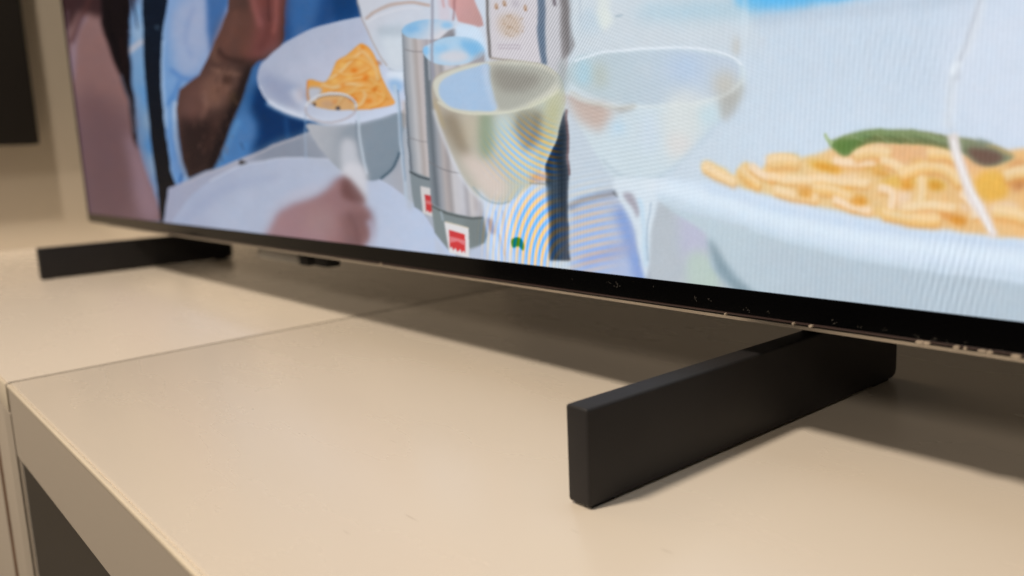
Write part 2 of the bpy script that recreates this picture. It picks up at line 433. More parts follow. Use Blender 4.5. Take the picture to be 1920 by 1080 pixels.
# far right upper haze tones
poly([(1040, -320), (1420, -320), (1420, 60), (1380, 100), (1060, 100)], (206, 215, 222), 14, .7)
poly([(1400, -90), (1900, -150), (1900, -80), (1640, -10), (1560, 6), (1410, 24)], (120, 190, 235), 9, .9)
poly([(1395, -10), (1640, -30), (1560, 4), (1410, 18)], (85, 182, 240), 5, .8)
stroke([(1410, 34), (1560, 22), (1760, 0), (1900, -30)], 26, (186, 200, 216), 9, .8)
poly([(1450, 60), (1760, 30), (1880, 200), (1600, 230), (1440, 190)], (200, 214, 229), 30, .6)
poly([(1440, 190), (1800, 190), (1760, 330), (1450, 330)], (207, 221, 236), 30, .7)
poly([(1810, 20), (2300, 0), (2300, 260), (1830, 260)], (213, 223, 238), 26, .8)
poly([(1220, 10), (1400, 0), (1400, 30), (1200, 32)], (160, 200, 220), 12, .6)

# --- shirt body (blue), left
poly([(395, -320), (700, -320), (680, 20), (640, 60), (560, 120), (600, 262), (560, 262), (396, 322), (380, 300)], grad(420, 300, (92, 138, 190), 600, 60, (44, 92, 150)), 1.5, smooth=False)
poly([(530, -320), (700, -320), (690, 25), (600, 60), (530, 90)], (40, 90, 150), 5, .9)
poly([(540, -100), (600, -100), (590, 40), (545, 70)], (84, 130, 185), 7, .6)
poly([(618, -60), (660, -60), (664, 35), (630, 45)], (20, 74, 130), 6, .8)
poly([(455, 180), (500, 160), (600, 240), (570, 262), (470, 290), (480, 240)], (14, 66, 122), 8, .95)
poly([(460, 140), (478, 130), (470, 200), (450, 230), (430, 250)], (72, 120, 172), 5, .7)
poly([(405, 250), (450, 210), (480, 240), (460, 290), (400, 318)], (84, 132, 186), 8, .8)
stroke([(446, 225), (425, 265), (402, 318)], 12, (104, 156, 206), 4, .6)
stroke([(535, 220), (538, 265)], 6, (50, 106, 165), 3, .6)
# sleeve light blue
poly([(312, -320), (470, -320), (440, 20), (405, 70), (390, 135), (352, 152), (334, 168), (329, 200), (331, 250), (340, 305), (352, 336), (328, 350), (314, 290), (304, 190), (302, 80)], grad(302, 100, (112, 160, 218), 420, 60, (146, 164, 208)), 1.4, smooth=False)
poly([(325, 20), (380, 0), (384, 70), (375, 120), (340, 140), (322, 100)], (156, 172, 212), 9, .7)
poly([(388, -100), (440, -100), (428, 0), (404, 60), (390, 90)], (66, 110, 165), 4, .85)
stroke([(318, 130), (345, 148), (380, 142)], 7, (84, 128, 190), 3, .7)
stroke([(310, 200), (325, 176), (335, 150)], 5, (76, 124, 186), 2.5, .7)
stroke([(326, 190), (329, 270), (348, 336)], 6, (170, 200, 240), 2, .8)
stroke([(312, 230), (322, 300), (335, 344)], 8, (96, 146, 208), 3, .8)
stroke([(340, 325), (334, 345)], 5, (60, 104, 160), 2, .7)
stroke([(309, -60), (303, 60), (304, 150), (310, 240)], 5, (150, 190, 240), 2, .6)
stroke([(362, 10), (345, 70), (360, 110)], 5, (124, 146, 196), 4, .6)
# bare forearm
poly([(440, -320), (545, -320), (531, 30), (530, 75), (518, 95), (500, 108), (480, 116), (468, 128), (452, 185), (430, 235), (408, 295), (398, 316), (352, 333), (340, 300), (333, 250), (329, 200), (334, 168), (352, 153), (372, 140), (388, 108), (405, 70), (425, 20)], grad(345, 200, (112, 78, 70), 440, 240, (78, 56, 50)), 1.8, smooth=False)
poly([(490, -200), (540, -200), (528, 60), (505, 100), (470, 112), (450, 95), (470, 30)], (150, 84, 80), 7, .85)
stroke([(495, -20), (500, 50), (485, 95)], 10, (120, 66, 62), 5, .6)
stroke([(466, -20), (484, 48)], 10, (200, 116, 112), 5, .6)
stroke([(514, -20), (516, 30), (510, 62)], 5, (186, 112, 106), 3, .6)
stroke([(500, -10), (503, 40)], 3, (100, 54, 52), 2, .6)
stroke([(440, 20), (432, 60), (420, 90)], 6, (160, 112, 98), 4, .5)
poly([(425, 30), (470, 20), (470, 95), (440, 110), (405, 110), (400, 80)], (128, 84, 72), 8, .8)
stroke([(405, 90), (424, 110), (455, 118)], 8, (84, 56, 50), 3, .8)
stroke([(405, 84), (398, 106), (410, 118)], 6, (142, 104, 86), 3, .6)
poly([(345, 175), (375, 150), (392, 165), (385, 215), (360, 230), (340, 215)], (134, 92, 82), 9, .6)
poly([(335, 230), (380, 225), (410, 250), (395, 300), (350, 330)], (64, 44, 42), 9, .8)
poly([(460, 130), (466, 130), (448, 190), (420, 260), (400, 312), (388, 312), (410, 250), (430, 200)], (46, 32, 34), 4, .8)
poly([(378, 150), (410, 128), (440, 130), (440, 160), (415, 200), (392, 205), (376, 180)], (146, 104, 88), 7, .7)
stroke([(392, 128), (420, 138), (448, 140)], 4, (160, 118, 98), 2.5, .6)
stroke([(378, 175), (384, 200), (376, 226)], 7, (166, 122, 106), 4, .55)
stroke([(405, 215), (396, 250), (380, 285)], 7, (110, 72, 62), 5, .5)
for k in range(46):
    x = rng.uniform(352, 442); y = rng.uniform(118, 290)
    if abs(x-(450-(y-100)*0.36)) < 46: stroke([(x, y), (x-rng.uniform(1, 6), y+rng.uniform(5, 12))], 1.8, (62, 40, 36) if k % 2 else (166, 124, 108), 1.0, .35)
ell(424, 150, 8, 9, (88, 56, 44), 4, .7); ell(398, 176, 5, 14, (150, 108, 88), 4, .5)
ell(360, 215, 10, 18, (138, 92, 82), 7, .5); ell(437, 185, 7, 14, (98, 80, 52), 5, .5)
for i in range(26):
    x = rng.uniform(350, 450); y = rng.uniform(100, 300)
    if abs(x-(455-(y-100)*0.33)) < 55: stroke([(x, y), (x+rng.uniform(-4, 6), y+rng.uniform(6, 16))], 3, (58, 40, 38) if i % 2 else (140, 100, 84), 2, .28)

# --- light strip between hair and dark post
poly([(225, -320), (262, -320), (262, 0), (305, 413), (296, 413), (276, 350), (256, 290), (246, 200), (236, 110), (228, 40)], grad(240, 0, (120, 160, 205), 290, 400, (104, 150, 196)), 1.4, smooth=False)
for y, c_, a_ in ((20, (120, 170, 220), .7), (60, (150, 182, 216), .6), (130, (112, 162, 210), .7), (180, (98, 150, 205), .8), (225, (132, 160, 190), .7), (270, (90, 142, 196), .8), (310, (140, 166, 196), .6), (345, (110, 150, 196), .8)):
    ell(250+y*0.115, y, 10, 18, c_, 5, a_)
stroke([(228, 104), (266, 76)], 10, (178, 182, 200), 2.5, .95)
# --- woman's shoulder and arm
poly([(60, -320), (200, -320), (186, 20), (206, 80), (222, 130), (240, 200), (256, 270), (270, 320), (290, 370), (303, 414), (150, 414)], grad(150, 60, (158, 122, 120), 230, 330, (136, 104, 108)), 2, smooth=False)
poly([(130, 60), (185, 40), (215, 130), (235, 200), (190, 220), (150, 200)], (150, 110, 106), 12, .7)
poly([(145, 180), (230, 210), (258, 300), (240, 400), (165, 400)], (124, 92, 96), 16, .75)
poly([(235, 250), (258, 280), (300, 400), (262, 405), (246, 330)], (158, 128, 140), 8, .75)
stroke([(196, 50), (224, 130), (252, 240)], 12, (164, 116, 108), 6, .5)
poly([(60, -320), (260, -320), (255, -10), (190, 30), (150, 22), (128, 50), (90, 60)], (70, 40, 42), 6, .85)
stroke([(158, 30), (140, 70), (134, 150)], 9, (150, 136, 160), 3, .6)
stroke([(172, -20), (152, 30), (132, 80)], 8, (104, 62, 60), 3, .8)
stroke([(125, 20), (128, 100), (150, 260), (168, 400)], 6, (120, 92, 104), 2, .55)
# hair
poly([(176, -320), (262, -320), (250, -20), (240, 40), (240, 100), (246, 150), (250, 220), (257, 280), (250, 262), (238, 190), (224, 140), (204, 92), (188, 40)], (40, 24, 28), 2.2, smooth=False)
for x, y, l in ((232, 10, 60), (246, 0, 55), (225, 70, 90), (236, 120, 100), (244, 180, 80), (210, 60, 60), (200, 20, 60)):
    stroke([(x, y), (x+6, y+l*0.5), (x+4+l*0.1, y+l)], 4, (62, 34, 34) if x % 2 else (20, 12, 18), 1.6, .8, w1=1)
stroke([(226, 140), (240, 190), (252, 250)], 5, (150, 168, 190), 2, .4)
stroke([(243, -10), (247, 40), (240, 60)], 4, (120, 150, 190), 1.6, .7)

# --- dark post
poly([(257, -320), (318, -320), (310, 0), (300, 80), (301, 170), (308, 250), (318, 320), (328, 348), (312, 356), (308, 420), (301, 420), (282, 260), (268, 120)], grad(280, 40, (22, 40, 62), 310, 380, (38, 34, 38)), 1.3, smooth=False)
for i in range(40):
    x = rng.uniform(265, 305); y = rng.uniform(-40, 200)
    ell(x, y, rng.uniform(1, 2.5), rng.uniform(1, 3), (44, 66, 90), 1.2, .4)
ell(292, 52, 4, 4, (110, 130, 150), 2, .5)

# --- table plane left, two plates
poly([(312, 352), (330, 346), (560, 252), (640, 225), (760, 190), (900, 300), (900, 500), (300, 440), (310, 400)], grad(320, 400, (158, 164, 194), 760, 350, (168, 176, 190)), 1.2, smooth=False)
poly([(470, 290), (575, 250), (610, 300), (560, 310), (500, 305)], (138, 146, 162), 7, .8)
poly([(730, 330), (760, 250), (800, 400), (790, 400)], (168, 170, 180), 6, .7)
stroke([(340, 345), (450, 300), (560, 254)], 4, (186, 178, 186), 2, .5)
ell(454, 307, 9, 6, (104, 100, 100), 2, .9, 20); ell(450, 303, 4, 3, (60, 54, 52), 1.5, .8)
# big blurred plate in front
poly([(300, 460), (320, 420), (352, 372), (392, 340), (440, 314), (500, 300), (560, 297), (620, 303), (680, 322), (735, 352), (780, 390), (812, 435), (838, 500), (560, 540)], grad(380, 360, (160, 174, 210), 780, 420, (184, 198, 224)), 1.2)
stroke([(392, 340), (440, 314), (500, 300), (560, 297), (620, 303), (680, 322), (735, 352), (780, 390), (812, 435)], 3, (184, 196, 224), 1.2, .8)
poly([(400, 400), (470, 350), (560, 335), (620, 345), (560, 380), (500, 420), (480, 450), (400, 440)], (168, 184, 218), 12, .7)
stroke([(330, 420), (380, 380), (430, 350), (520, 330)], 10, (150, 164, 204), 6, .5)

# --- pasta bowl on the left: bowl body, rim, food
poly([(574, 232), (640, 236), (752, 212), (750, 260), (738, 308), (712, 334), (684, 336), (640, 322), (606, 290), (586, 256)], grad(590, 250, (176, 180, 190), 740, 290, (122, 138, 152)), 1.4)
poly([(640, 240), (750, 215), (745, 300), (700, 330), (650, 320)], (136, 150, 164), 8, .7)
stroke([(746, 285), (735, 314), (712, 335)], 4, (60, 84, 100), 2, .8)
poly([(482, 158), (482, 130), (496, 110), (530, 82), (580, 56), (640, 38), (700, 30), (760, 40), (775, 130), (762, 196), (720, 216), (660, 230), (610, 230), (570, 222), (530, 208), (500, 188)], grad(500, 90, (160, 174, 208), 660, 220, (192, 204, 230)), 1.3)
poly([(485, 135), (530, 148), (580, 180), (560, 205), (505, 180)], (142, 154, 190), 8, .7)
poly([(500, 110), (640, 48), (690, 60), (640, 100), (580, 140), (530, 140)], (172, 182, 212), 12, .6)
poly([(570, 120), (640, 85), (640, 130), (600, 150)], (184, 190, 218), 7, .6)
stroke([(500, 190), (540, 210), (590, 224), (640, 228), (700, 218), (758, 198)], 12, (196, 210, 236), 3, .8)
stroke([(484, 160), (500, 188), (545, 212), (600, 228), (650, 232)], 2.5, (212, 220, 240), 1.2, .7)
stroke([(545, 168), (560, 190), (576, 200)], 12, (204, 216, 240), 5, .6)
# food
poly([(573, 152), (582, 148), (604, 153), (614, 144), (622, 124), (628, 112), (646, 104), (662, 90), (674, 82), (690, 92), (704, 112), (712, 138), (720, 152), (732, 180), (736, 196), (700, 204), (650, 206), (610, 204), (584, 198), (574, 180)], grad(600, 120, (222, 156, 70), 700, 200, (232, 160, 78)), 1.6)
poly([(574, 166), (600, 166), (592, 184), (578, 190)], (180, 190, 212), 2.5, .95)
strands = [((614, 150), (640, 130), (660, 110), (676, 96)), ((620, 168), (650, 150), (690, 148), (710, 170)), ((640, 112), (668, 108), (700, 128), (712, 146)),
           ((600, 158), (625, 165), (650, 158), (680, 162)), ((650, 180), (668, 164), (690, 162), (706, 182)), ((630, 196), (650, 176), (690, 170), (725, 184)),
           ((668, 90), (684, 104), (700, 124), (708, 150)), ((622, 128), (640, 140), (666, 138), (690, 128)), ((690, 200), (712, 192), (720, 176), (712, 160), (702, 158), (698, 174), (706, 190)),
           ((660, 202), (676, 194), (684, 180), (678, 172))]
for i, s in enumerate(strands):
    stroke([(x+1.5, y+3) for x, y in s], 4, (186, 104, 30), 2, .6)
    stroke(s, 5.5, (238, 178, 90) if i % 3 else (246, 200, 124), 2.2, .9)
for x, y, r_ in ((662, 132, 7), (684, 146, 8), (700, 168, 7), (660, 186, 8), (640, 160, 5), (708, 118, 6), (626, 190, 6), (690, 190, 6), (676, 90, 5)):
    ell(x, y, r_, r_*0.6, (196, 98, 24), 2.6, .7, rng.uniform(-40, 40))
for x, y in ((640, 122), (652, 146), (694, 138), (624, 152), (672, 118)):
    ell(x, y, 7, 5, (250, 190, 84), 3, .7)
ell(586, 196, 3.5, 3, (74, 56, 56), 1.4, .9); ell(632, 202, 4.5, 3.5, (66, 62, 74), 1.4, .9); ell(612, 194, 14, 7, (214, 152, 96), 3, .8)
stroke([(574, 150), (573, 175), (576, 196)], 4, (206, 130, 70), 1.6, .8)
ell(560, 178, 7, 14, (214, 190, 190), 5, .5)
# tumbler in front of the bowl
stroke([(571, 205), (570, 240), (573, 300)], 3, (150, 176, 210), 1.2, .65)
stroke([(668, 205), (672, 255), (684, 325)], 5, (184, 206, 226), 1.6, .75)
stroke([(664, 225), (668, 275), (679, 325)], 2, (110, 124, 140), 1.2, .6)
t_ = np.linspace(0, 2*math.pi, 24)
rim = [(618+48*math.cos(a), 202+27*math.sin(a)-3*math.cos(a)) for a in t_]
poly(rim, (178, 190, 214), 2, .18)
stroke(rim[12:] , 4.5, (206, 212, 222), 1.0, .9); stroke(rim[:13], 4, (186, 176, 184), 1.0, .85)
stroke([(x+1, y+3) for x, y in rim[15:23]], 2, (120, 120, 134), 1, .6)
poly([(574, 236), (664, 236), (680, 320), (660, 335), (580, 300)], (176, 184, 196), 6, .22)
# --- hand blurred on the plate
poly([(640, 262), (660, 262), (672, 300), (682, 330), (684, 380), (660, 372), (642, 330), (636, 290)], (196, 200, 212), 5, .85)
poly([(654, 306), (680, 316), (684, 350), (676, 380), (644, 345), (642, 318)], (208, 208, 218), 5, .8)
poly([(496, 470), (506, 420), (520, 396), (548, 380), (578, 372), (604, 358), (630, 334), (646, 336), (664, 366), (684, 386), (694, 410), (696, 434), (690, 452), (674, 470), (600, 520)], grad(530, 420, (172, 132, 138), 690, 440, (156, 116, 116)), 6)
poly([(498, 455), (512, 400), (545, 378), (575, 370), (610, 350), (632, 340), (600, 346), (545, 362), (515, 385), (500, 410)], (196, 186, 204), 8, .5)
poly([(640, 336), (654, 338), (678, 362), (682, 380), (660, 378), (640, 366)], (126, 84, 82), 5, .8)
poly([(636, 405), (690, 395), (690, 440), (655, 470), (640, 440)], (140, 102, 102), 8, .7)
ell(598, 420, 30, 34, (176, 142, 142), 14, .6); ell(568, 452, 40, 20, (178, 136, 144), 10, .5)
stroke([(690, 412), (699, 440), (695, 462)], 12, (176, 176, 200), 4, .7)
stroke([(650, 400), (664, 430), (672, 462)], 7, (122, 86, 88), 5, .5)

# --- rear wine glass at top, thumb, cylinders
poly([(664, -320), (910, -320), (912, 100), (840, 130), (760, 150), (738, 140), (716, 118), (698, 90), (680, 48), (668, 0)], grad(680, 0, (196, 202, 216), 860, 100, (204, 214, 228)), 1.6, smooth=False)
poly([(700, 60), (760, 48), (760, 130), (735, 132), (712, 100)], (188, 204, 220), 8, .6)
poly([(715, 70), (756, 68), (758, 120), (730, 125)], (208, 218, 228), 6, .7)
poly([(705, 52), (750, 50), (748, 66), (712, 68)], (170, 186, 200), 5, .6)
stroke([(666, -40), (669, 10), (682, 52), (702, 92), (724, 124)], 3, (178, 160, 152), 1.4, .7)
stroke([(682, 36), (700, 22), (730, 9), (770, 5), (804, 10)], 6, (190, 164, 152), 1.8, .8)
stroke([(684, 42), (710, 28), (750, 16), (790, 16)], 4, (214, 216, 226), 2, .6)
stroke([(726, 128), (740, 134), (756, 134)], 3, (160, 176, 196), 1.5, .7)
poly([(725, 136), (756, 134), (758, 150), (736, 152)], (214, 228, 244), 3, .8)
poly([(728, 150), (748, 150), (752, 166), (738, 175)], (120, 178, 232), 4, .7)
stroke([(738, 158), (746, 220), (752, 300), (760, 372)], 7, (178, 200, 222), 2, .75)
stroke([(744, 168), (750, 250), (757, 340)], 2, (96, 120, 146), 1.2, .7)
stroke([(754, 190), (758, 240)], 7, (204, 156, 120), 3, .5)
poly([(756, 200), (764, 200), (776, 330), (772, 388), (760, 370)], (176, 186, 198), 3, .7)
# thumb / fingers at the top
poly([(832, -320), (884, -320), (886, 0), (900, 32), (904, 48), (894, 50), (872, 44), (856, 40), (850, 20), (836, 10)], grad(850, 10, (206, 158, 158), 895, 30, (190, 150, 148)), 1.8, smooth=False)
stroke([(850, -40), (849, 10), (847, 38)], 4, (150, 108, 112), 2, .7)
poly([(818, -40), (832, -40), (842, 40), (820, 36)], (206, 198, 210), 3, .8)
stroke([(826, -10), (829, 14)], 4, (200, 150, 150), 2, .7)
# cylinder one
steel1 = hgrad([(752, (112, 122, 134)), (757, (96, 104, 114)), (763, (150, 156, 164)), (775, (186, 186, 190)), (784, (172, 164, 162)), (790, (192, 184, 184)), (800, (178, 174, 180)), (812, (162, 156, 162)), (852, (150, 150, 158))])
poly([(750, 56), (850, 48), (852, 345), (806, 338), (786, 330), (766, 322), (760, 240)], steel1, 1.1, smooth=False)
poly([(764, 318), (806, 334), (812, 400), (796, 402), (774, 388)], (132, 142, 148), 1.2, smooth=False)
stroke([(765, 322), (784, 331), (806, 337)], 3, (60, 68, 74), 1.0, .9)
stroke([(756, 92), (776, 97), (800, 97)], 2, (128, 124, 128), 1, .7)
stroke([(762, 258), (786, 265), (800, 266)], 2, (130, 128, 132), 1, .6)
poly([(750, 58), (760, 46), (785, 38), (815, 36), (842, 40), (852, 48), (850, 58), (832, 70), (805, 74), (770, 72), (756, 66)], grad(780, 40, (140, 190, 230), 810, 74, (212, 212, 220)), 1.2)
ell(770, 54, 14, 7, (120, 178, 226), 3, .7); ell(836, 47, 12, 7, (130, 190, 236), 3, .8)
poly([(838, 58), (852, 54), (851, 66), (820, 76)], (126, 124, 130), 1.8, .8)
# pale block behind between cylinder and bottle
poly([(853, 48), (880, 48), (896, 56), (906, 80), (912, 115), (890, 80), (854, 70)], (204, 224, 244), 2.5, .9)
# label one
poly([(786, 348), (810, 354), (813, 408), (790, 400)], (208, 204, 204), 1, smooth=False)
poly([(794, 364), (808, 367), (810, 401), (806, 396), (803, 400), (799, 394), (796, 398)], (196, 60, 62), .9, smooth=False)
poly([(796, 375), (808, 378), (808, 385), (796, 382)], (218, 140, 140), 1, .7, smooth=False)
# cylinder two
steel2 = hgrad([(795, (128, 136, 144)), (803, (104, 112, 120)), (812, (150, 154, 162)), (822, (178, 172, 172)), (830, (158, 154, 156)), (838, (196, 194, 198)), (852, (190, 190, 198)), (860, (170, 168, 174)), (868, (202, 198, 200)), (880, (186, 184, 190)), (892, (160, 156, 160)), (912, (148, 146, 150))])
poly([(791, 92), (905, 92), (906, 180), (912, 300), (906, 408), (880, 408), (838, 398), (806, 382), (798, 250)], steel2, 1.1, smooth=False)
for x in (822, 846, 872, 888):
    stroke([(x, 150), (x+12, 300), (x+18, 396)], 5, (162, 150, 150) if x != 846 else (208, 206, 210), 3, .5)
stroke([(801, 303), (830, 318), (866, 325), (905, 326)], 2.2, (120, 118, 122), 1, .7)
poly([(806, 384), (838, 398), (880, 408), (906, 408), (912, 440), (906, 456), (880, 466), (868, 470), (840, 470), (812, 436)], (128, 138, 140), 1.4, smooth=False)
poly([(868, 415), (905, 412), (908, 450), (882, 462)], (116, 124, 124), 5, .6)
stroke([(807, 386), (838, 401), (876, 409), (904, 408)], 4, (84, 90, 90), 1.4, .85)
stroke([(824, 396), (828, 414)], 3, (176, 190, 204), 1.6, .7)
poly([(791, 92), (800, 84), (830, 70), (860, 68), (888, 74), (905, 90), (903, 104), (880, 116), (850, 122), (818, 120), (796, 108)], (172, 204, 230), 1.2)
poly([(860, 76), (890, 78), (903, 92), (890, 104), (872, 100)], (120, 182, 228), 4, .85); ell(826, 92, 16, 9, (134, 190, 232), 4, .7); ell(797, 95, 7, 8, (124, 190, 240), 2, .8)
ell(848, 106, 28, 12, (208, 208, 216), 4, .9)
poly([(886, 108), (906, 96), (906, 130), (880, 128)], (160, 158, 166), 3, .6)
# label two
poly([(830, 416), (876, 428), (878, 484), (840, 474)], (220, 218, 220), 1, smooth=False)
stroke([(832, 416), (876, 428)], 2, (224, 208, 180), 1, .8)
poly([(839, 431), (869, 440), (870, 476), (867, 470), (863, 475), (860, 467), (855, 473), (851, 465), (847, 470), (845, 463), (841, 465)], (204, 62, 64), .8, smooth=False)
poly([(840, 443), (869, 451), (869, 461), (855, 453), (841, 455)], (226, 140, 144), .9, .8, smooth=False)
# table near the labels
poly([(815, 480), (812, 440), (836, 478), (876, 490), (880, 470), (908, 458), (920, 500), (860, 520)], (186, 196, 216), 2, .9, smooth=False)

# --- bottle with paper label
poly([(902, -320), (1048, -320), (1062, 60), (1064, 150), (1000, 150), (915, 125), (908, 60)], (196, 196, 202), 1.6, smooth=False)
poly([(918, -320), (1002, -320), (1008, 60), (1012, 118), (918, 110)], (206, 202, 208), 1.2, smooth=False)
stroke([(909, -200), (911, 20), (914, 70), (916, 108)], 5, (112, 108, 108), 1.2, .9)
stroke([(916, 108), (950, 112), (1008, 120)], 3, (150, 140, 128), 1.4, .9)
for x, y in ((928, 12), (943, 6), (982, 14)):
    ell(x, y, 3.4, 6, (176, 140, 112), 1.8, .75); ell(x+1, y+4, 3, 2, (150, 112, 84), 1.2, .6)
ell(964, 6, 7, 8, (178, 172, 182), 3, .6)
poly([(934, 30), (972, 32), (970, 66), (938, 64)], (196, 176, 158), 5, .75)
for k in range(34):
    x = rng.uniform(936, 978); y = rng.uniform(28, 68)
    stroke([(x, y), (x+rng.uniform(2, 7), y+rng.uniform(-1, 1.5))], 1.8, (166, 140, 116), .9, .5)
for y in (84, 90): stroke([(930, y), (960, y+1), (975, y+2)], 2.4, (168, 156, 168), 1.4, .6)
poly([(1002, -320), (1014, -320), (1020, 60), (1022, 124), (1012, 120), (1006, 60)], (92, 110, 132), 2, .9, smooth=False)
poly([(1042, -320), (1056, -320), (1066, 40), (1074, 84), (1066, 104), (1052, 115), (1048, 60)], (128, 124, 126), 2.5, .85, smooth=False)
stroke([(1034, -20), (1037, 10)], 6, (80, 70, 78), 2, .7)
stroke([(1054, -40), (1058, 40), (1064, 100)], 5, (96, 92, 92), 3, .6)

# --- background objects between the glasses
poly([(1066, 180), (1090, 190), (1140, 330), (1165, 360), (1160, 500), (1062, 500)], (196, 208, 220), 4, .8, smooth=False)
poly([(1068, 392), (1100, 378), (1152, 362), (1180, 400), (1205, 500), (1215, 560), (1066, 540)], grad(1090, 400, (182, 190, 206), 1190, 500, (176, 190, 222)), 3, smooth=False)
stroke([(1062, 390), (1085, 378), (1118, 368), (1150, 360)], 13, (136, 142, 158), 3, .75)
poly([(1146, 358), (1156, 354), (1158, 368), (1150, 366)], (84, 88, 98), 2, .7)
poly([(1150, 400), (1168, 390), (1190, 450), (1212, 530), (1190, 530), (1172, 470)], (122, 152, 214), 6, .7)
poly([(1090, 480), (1170, 455), (1180, 470), (1100, 500)], (160, 164, 196), 6, .6)
# gray green base of the right bowl and its shadow
poly([(1232, 376), (1262, 388), (1400, 420), (1400, 600), (1206, 600), (1212, 450)], (182, 190, 198), 3, .9, smooth=False)
stroke([(1214, 440), (1210, 490), (1214, 530)], 6, (158, 166, 180), 3, .7)
poly([(1270, 400), (1320, 412), (1330, 540), (1290, 540)], (190, 190, 216), 8, .7)
poly([(1284, 490), (1310, 470), (1345, 500), (1340, 560), (1290, 560)], (186, 208, 190), 8, .7)
# --- tall dark bar (knife handle / bottle edge)
poly([(1056, 205), (1062, 240), (1063, 330), (1061, 400), (1064, 440), (1066, 488), (1028, 488), (1024, 400), (1020, 310), (1026, 290), (1040, 262), (1050, 225)], grad(1024, 350, (40, 58, 72), 1064, 350, (74, 80, 92)), 2.0, smooth=False)
poly([(1036, 280), (1050, 235), (1056, 250), (1056, 350), (1050, 420), (1044, 330)], (26, 38, 50), 4, .8)
stroke([(1036, 300), (1042, 400), (1046, 480)], 5, (70, 92, 112), 3, .5)
stroke([(1059, 205), (1062, 260), (1064, 330)], 4, (108, 80, 82), 1.6, .8)

# --- front wine glass
stroke([(810, -320), (808, 40), (807, 100), (812, 160)], 5, (150, 150, 164), 1.6, .8)
stroke([(803, 30), (801, 90), (803, 150)], 3, (206, 210, 220), 1.4, .5)
poly([(906, 118), (940, 112), (980, 114), (1010, 120), (1038, 134), (1054, 152), (1056, 190), (1050, 226), (1034, 278), (1014, 318), (992, 348), (962, 374), (930, 384), (898, 374), (872, 344), (850, 304), (832, 264), (816, 222), (808, 185), (808, 160), (816, 142), (840, 130), (880, 120)], grad(830, 210, (176, 168, 156), 1000, 260, (190, 196, 184)), 1.6)
poly([(824, 215), (850, 214), (870, 240), (880, 290), (862, 290), (842, 262), (826, 226)], (140, 126, 106), 7, .75)
poly([(812, 184), (822, 205), (832, 240), (822, 232), (812, 205)], (176, 160, 128), 3, .8)
stroke([(880, 216), (884, 250), (890, 300)], 16, (196, 186, 170), 6, .5)
stroke([(1036, 200), (1028, 250), (1008, 300)], 10, (168, 168, 128), 5, .6)
stroke([(936, 214), (952, 250), (980, 300)], 20, (206, 220, 226), 8, .55)
stroke([(1004, 212), (1000, 246), (980, 282)], 9, (92, 90, 80), 4, .55)
stroke([(972, 216), (970, 240), (978, 262)], 5, (110, 112, 104), 3, .5)
poly([(895, 215), (920, 216), (925, 270), (905, 300), (893, 260)], (132, 152, 124), 6, .7)
poly([(860, 215), (893, 215), (890, 270), (872, 270)], (190, 180, 160), 6, .6)
poly([(862, 290), (900, 300), (940, 330), (950, 365), (918, 376), (890, 345)], (222, 204, 196), 8, .75)
poly([(925, 220), (965, 230), (1000, 300), (975, 330), (940, 310), (925, 270)], (184, 206, 208), 8, .6)
poly([(968, 212), (1000, 206), (1020, 220), (1015, 262), (985, 280), (964, 250)], (138, 134, 116), 7, .85)
poly([(1022, 190), (1050, 175), (1044, 235), (1022, 285), (1012, 270)], (192, 190, 150), 5, .6)
stroke([(811, 205), (824, 246), (846, 298), (872, 346), (900, 376)], 5, (214, 220, 230), 2.2, .75)
# surface of the wine
poly([(810, 162), (818, 144), (850, 129), (890, 119), (940, 114), (990, 117), (1030, 131), (1051, 150), (1046, 168), (1012, 190), (962, 205), (912, 213), (860, 208), (824, 192)], (204, 204, 192), 1.8)
poly([(820, 168), (828, 150), (854, 136), (888, 126), (915, 121), (919, 160), (928, 204), (890, 208), (848, 202), (826, 186)], (164, 192, 224), 2, .95)
poly([(916, 121), (950, 120), (994, 123), (1032, 137), (1040, 152), (1008, 182), (965, 202), (932, 205), (920, 165)], (172, 173, 164), 3, .95)
poly([(922, 128), (970, 132), (1012, 146), (985, 170), (936, 168)], (142, 138, 130), 6, .8)
stroke([(906, 120), (912, 160), (926, 205)], 10, (196, 208, 226), 3, .55)
stroke([(818, 190), (845, 206), (890, 214), (950, 210), (1010, 193), (1046, 168)], 4, (218, 218, 200), 1.6, .8)
stroke([(990, 198), (1030, 182), (1048, 165)], 6, (206, 206, 178), 3, .45)
stroke([(912, 122), (960, 114), (1010, 122), (1046, 142)], 3, (190, 184, 172), 1.6, .6)
# foot of the bowl and stem
poly([(894, 352), (912, 374), (935, 382), (962, 380), (985, 350), (975, 400), (966, 420), (960, 500), (926, 500), (914, 440), (902, 392)], (204, 216, 232), 3, smooth=False)
stroke([(884, 350), (905, 372), (930, 382), (955, 378)], 3, (150, 168, 176), 1.5, .8)
poly([(908, 412), (920, 412), (926, 436), (916, 438)], (160, 148, 156), 2.5, .85)
stroke([(926, 395), (932, 440), (940, 490)], 4, (150, 186, 232), 2, .7); stroke([(940, 395), (944, 440), (946, 490)], 4, (176, 176, 186), 2, .6)
stroke([(905, 400), (918, 450), (930, 490)], 4, (186, 204, 230), 2, .7); stroke([(934, 440), (944, 480)], 3, (196, 170, 150), 1.5, .5)
poly([(960, 395), (1026, 345), (1026, 500), (960, 500)], (186, 200, 214), 5, .85, smooth=False)
ell(1008, 334, 18, 9, (204, 150, 108), 4, .7, -12); stroke([(990, 344), (1024, 345)], 3, (140, 140, 130), 1.5, .7)

